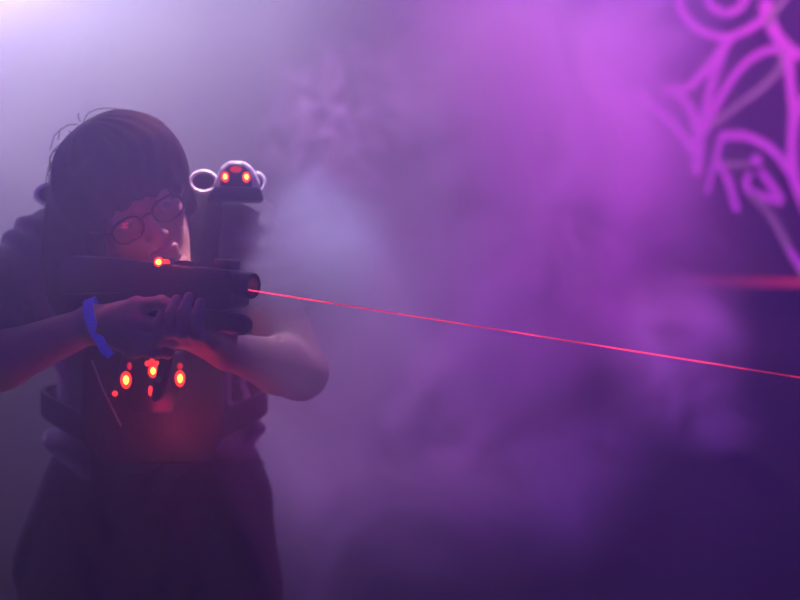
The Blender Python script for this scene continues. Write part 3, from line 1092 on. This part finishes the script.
def ribbon(b, pts, hw, th=0.004):
    """flat strap through (point, outward normal) pairs"""
    rings = []
    P3 = [Vector(p) for p, _ in pts]
    N3 = [Vector(n).normalized() for _, n in pts]
    m = len(P3)
    for i in range(m - 1):
        for k in range(8):
            t = k / 8
            p_1, p0_, p1_, p2_ = P3[max(i - 1, 0)], P3[i], P3[i + 1], P3[min(i + 2, m - 1)]
            c = 0.5 * ((2 * p0_) + (-p_1 + p1_) * t + (2 * p_1 - 5 * p0_ + 4 * p1_ - p2_) * t * t + (-p_1 + 3 * p0_ - 3 * p1_ + p2_) * t ** 3)
            rings.append((c, N3[i].lerp(N3[i + 1], t).normalized()))
    rings.append((P3[-1], N3[-1]))
    vs = []
    for i, (c, n) in enumerate(rings):
        d_ = (rings[min(i + 1, len(rings) - 1)][0] - rings[max(i - 1, 0)][0]).normalized()
        s = d_.cross(n).normalized()
        vs.append([b.bm.verts.new(c + s * hw * a_ + n * th * q_) for a_, q_ in ((-1, -1), (-1, 1), (1, 1), (1, -1))])
    for A, B in zip(vs[:-1], vs[1:]):
        for j in range(4):
            b.bm.faces.new((A[j], A[(j + 1) % 4], B[(j + 1) % 4], B[j]))
    b.bm.faces.new(vs[0])
    b.bm.faces.new(list(reversed(vs[-1])))
    bmesh.ops.recalc_face_normals(b.bm, faces=b.bm.faces)


for (S_, sx) in ((S_R, -1), (S_L, 1)):
    b = MB()
    top = S_ + V(-sx * 0.045, 0.02, 0.083)
    ribbon(b, [(PC + PX * sx * 0.075 + PZ * 0.095 + NP * 0.010, NP), (S_ + V(-sx * 0.055, -0.085, -0.06), (0.1, -1, 0.3)), (S_ + V(-sx * 0.048, -0.05, 0.065), (0, -0.6, 0.8)),
               (top, (0, 0, 1)), (S_ + V(-sx * 0.05, 0.10, 0.04), (0, 0.8, 0.5)), (V(-0.42 + sx * 0.08, 2.405, 1.25), (0, 1, 0))], 0.032)
    b.build('shoulder_strap', m_vest, vest)
b = MB()
b.box((-0.42, 2.412, 1.19), (0.22, 0.03, 0.24), bev=0.01)
b.build('back_panel', m_vest, vest)
for sx in (-1, 1):
    b = MB()
    ribbon(b, [(PC + PX * sx * 0.10 - PZ * 0.05, NP + PX * sx * 0.4), (V(-0.42 + sx * 0.19, 2.28, 1.13), (sx, 0, 0)), (V(-0.42 + sx * 0.10, 2.41, 1.14), (sx * 0.4, 1, 0))], 0.02)
    b.build('side_strap', m_vest, vest)
# thin cord hanging beside the chest panel
b = MB()
b.tube([P(92, 360, 2.03), P(101, 385, 2.03), P(112, 408, 2.035), P(121, 426, 2.05)], 0.0016, 6)
b.build('cord', surf('grey cord', (0.3, 0.3, 0.34), 0.6), vest)


def pod(cpx, cpy, y, lit, Rz):
    """silver shoulder sensor: sloped shell, dark face, two bright lights, a strap loop each side"""
    k = y / FPX
    c = P(cpx, cpy, y)
    R = Matrix.Rotation(Rz, 3, 'Z')
    T4 = Matrix.Translation(c) @ R.to_4x4()
    X = Matrix(((1, 0, 0, 0), (0, 0, -1, 0), (0, 1, 0, 0), (0, 0, 0, 1)))   # prism x,y -> x,z ; extrude -> -y
    sh = MB(T4)
    shell = [(-25, -13), (-21, -5), (-17, 6), (-9, 13.5), (7, 13.5), (15, 8), (21, -3), (24, -13)]
    sh.prism([(p[0] * k, p[1] * k) for p in shell], 0.060, X, bev=0.006, seg=3)
    s_o = sh.build('shoulder_pod', m_shell, vest)
    fc = MB(T4)
    face = [(-17, -12.5), (-15.5, 2), (-6, 10), (5, 10), (12.5, 2), (15, -12.5)]
    fc.prism([(p[0] * k, p[1] * k) for p in face], 0.008, Matrix.Translation((0, -0.0305, 0)) @ X, bev=0.002)
    fc.build('face_plate', m_face, s_o)
    for (dx, dz, rx, rz, red, core) in () if not lit else ((-12.0, -3, 4.0, 5.4, m_red, None), (8.8, -3, 4.0, 5.4, m_red, None), (-1.5, 4.5, 6.0, 3.4, m_dim, False)):
        q = T4 @ V(dx * k, -0.036, dz * k)
        led(s_o, q, R @ V(0, -1, 0), rx * k, rz * k, R, red=red, core=core, cs=0.55, name='pod_light')
    for cx_, rx_, rz_, yy in ((-33, 13, 10.5, 0.0), (20, 7.5, 9.5, 0.006)):
        lp = MB(T4)
        ring = [V((cx_ + rx_ * math.cos(t)) * k, yy + 0.004 * math.sin(t), (-6 + rz_ * math.sin(t)) * k) for t in [2 * math.pi * j / 28 for j in range(28)]]
        lp.tube(ring, 0.0032, 8, closed=True, flat=2.2, flat_n=(0, 1, 0))
        lp.build('strap_loop', m_shell, s_o)
        ic = MB(T4)
        ic.ell((cx_ * k, yy + 0.006, -6 * k), (rx_ * k * 0.93, 0.004, rz_ * k * 0.93))
        ic.build('loop_pad', m_vest, s_o)
    bs = MB(T4)
    bs.prism([(-30 * k, -26 * k), (-24 * k, -12 * k), (23 * k, -12 * k), (27 * k, -26 * k)], 0.062, X, bev=0.006)
    bs.build('pod_base', m_vest, s_o)
    return s_o


pod(237, 176, 2.13, True, math.radians(8))
pod(79, 187, 2.22, False, math.radians(-10))

# extra point lights added for the red spill of the vest and sight lights
light('chest_glow', 'POINT', onpanel(174, 428, 0.08), PC, (1.0, 0.03, 0.10), 0.34, 0.03)
light('sight_glow', 'POINT', LG(-0.150, -0.045, 0.045), HC, (1.0, 0.04, 0.10), 0.12, 0.01)
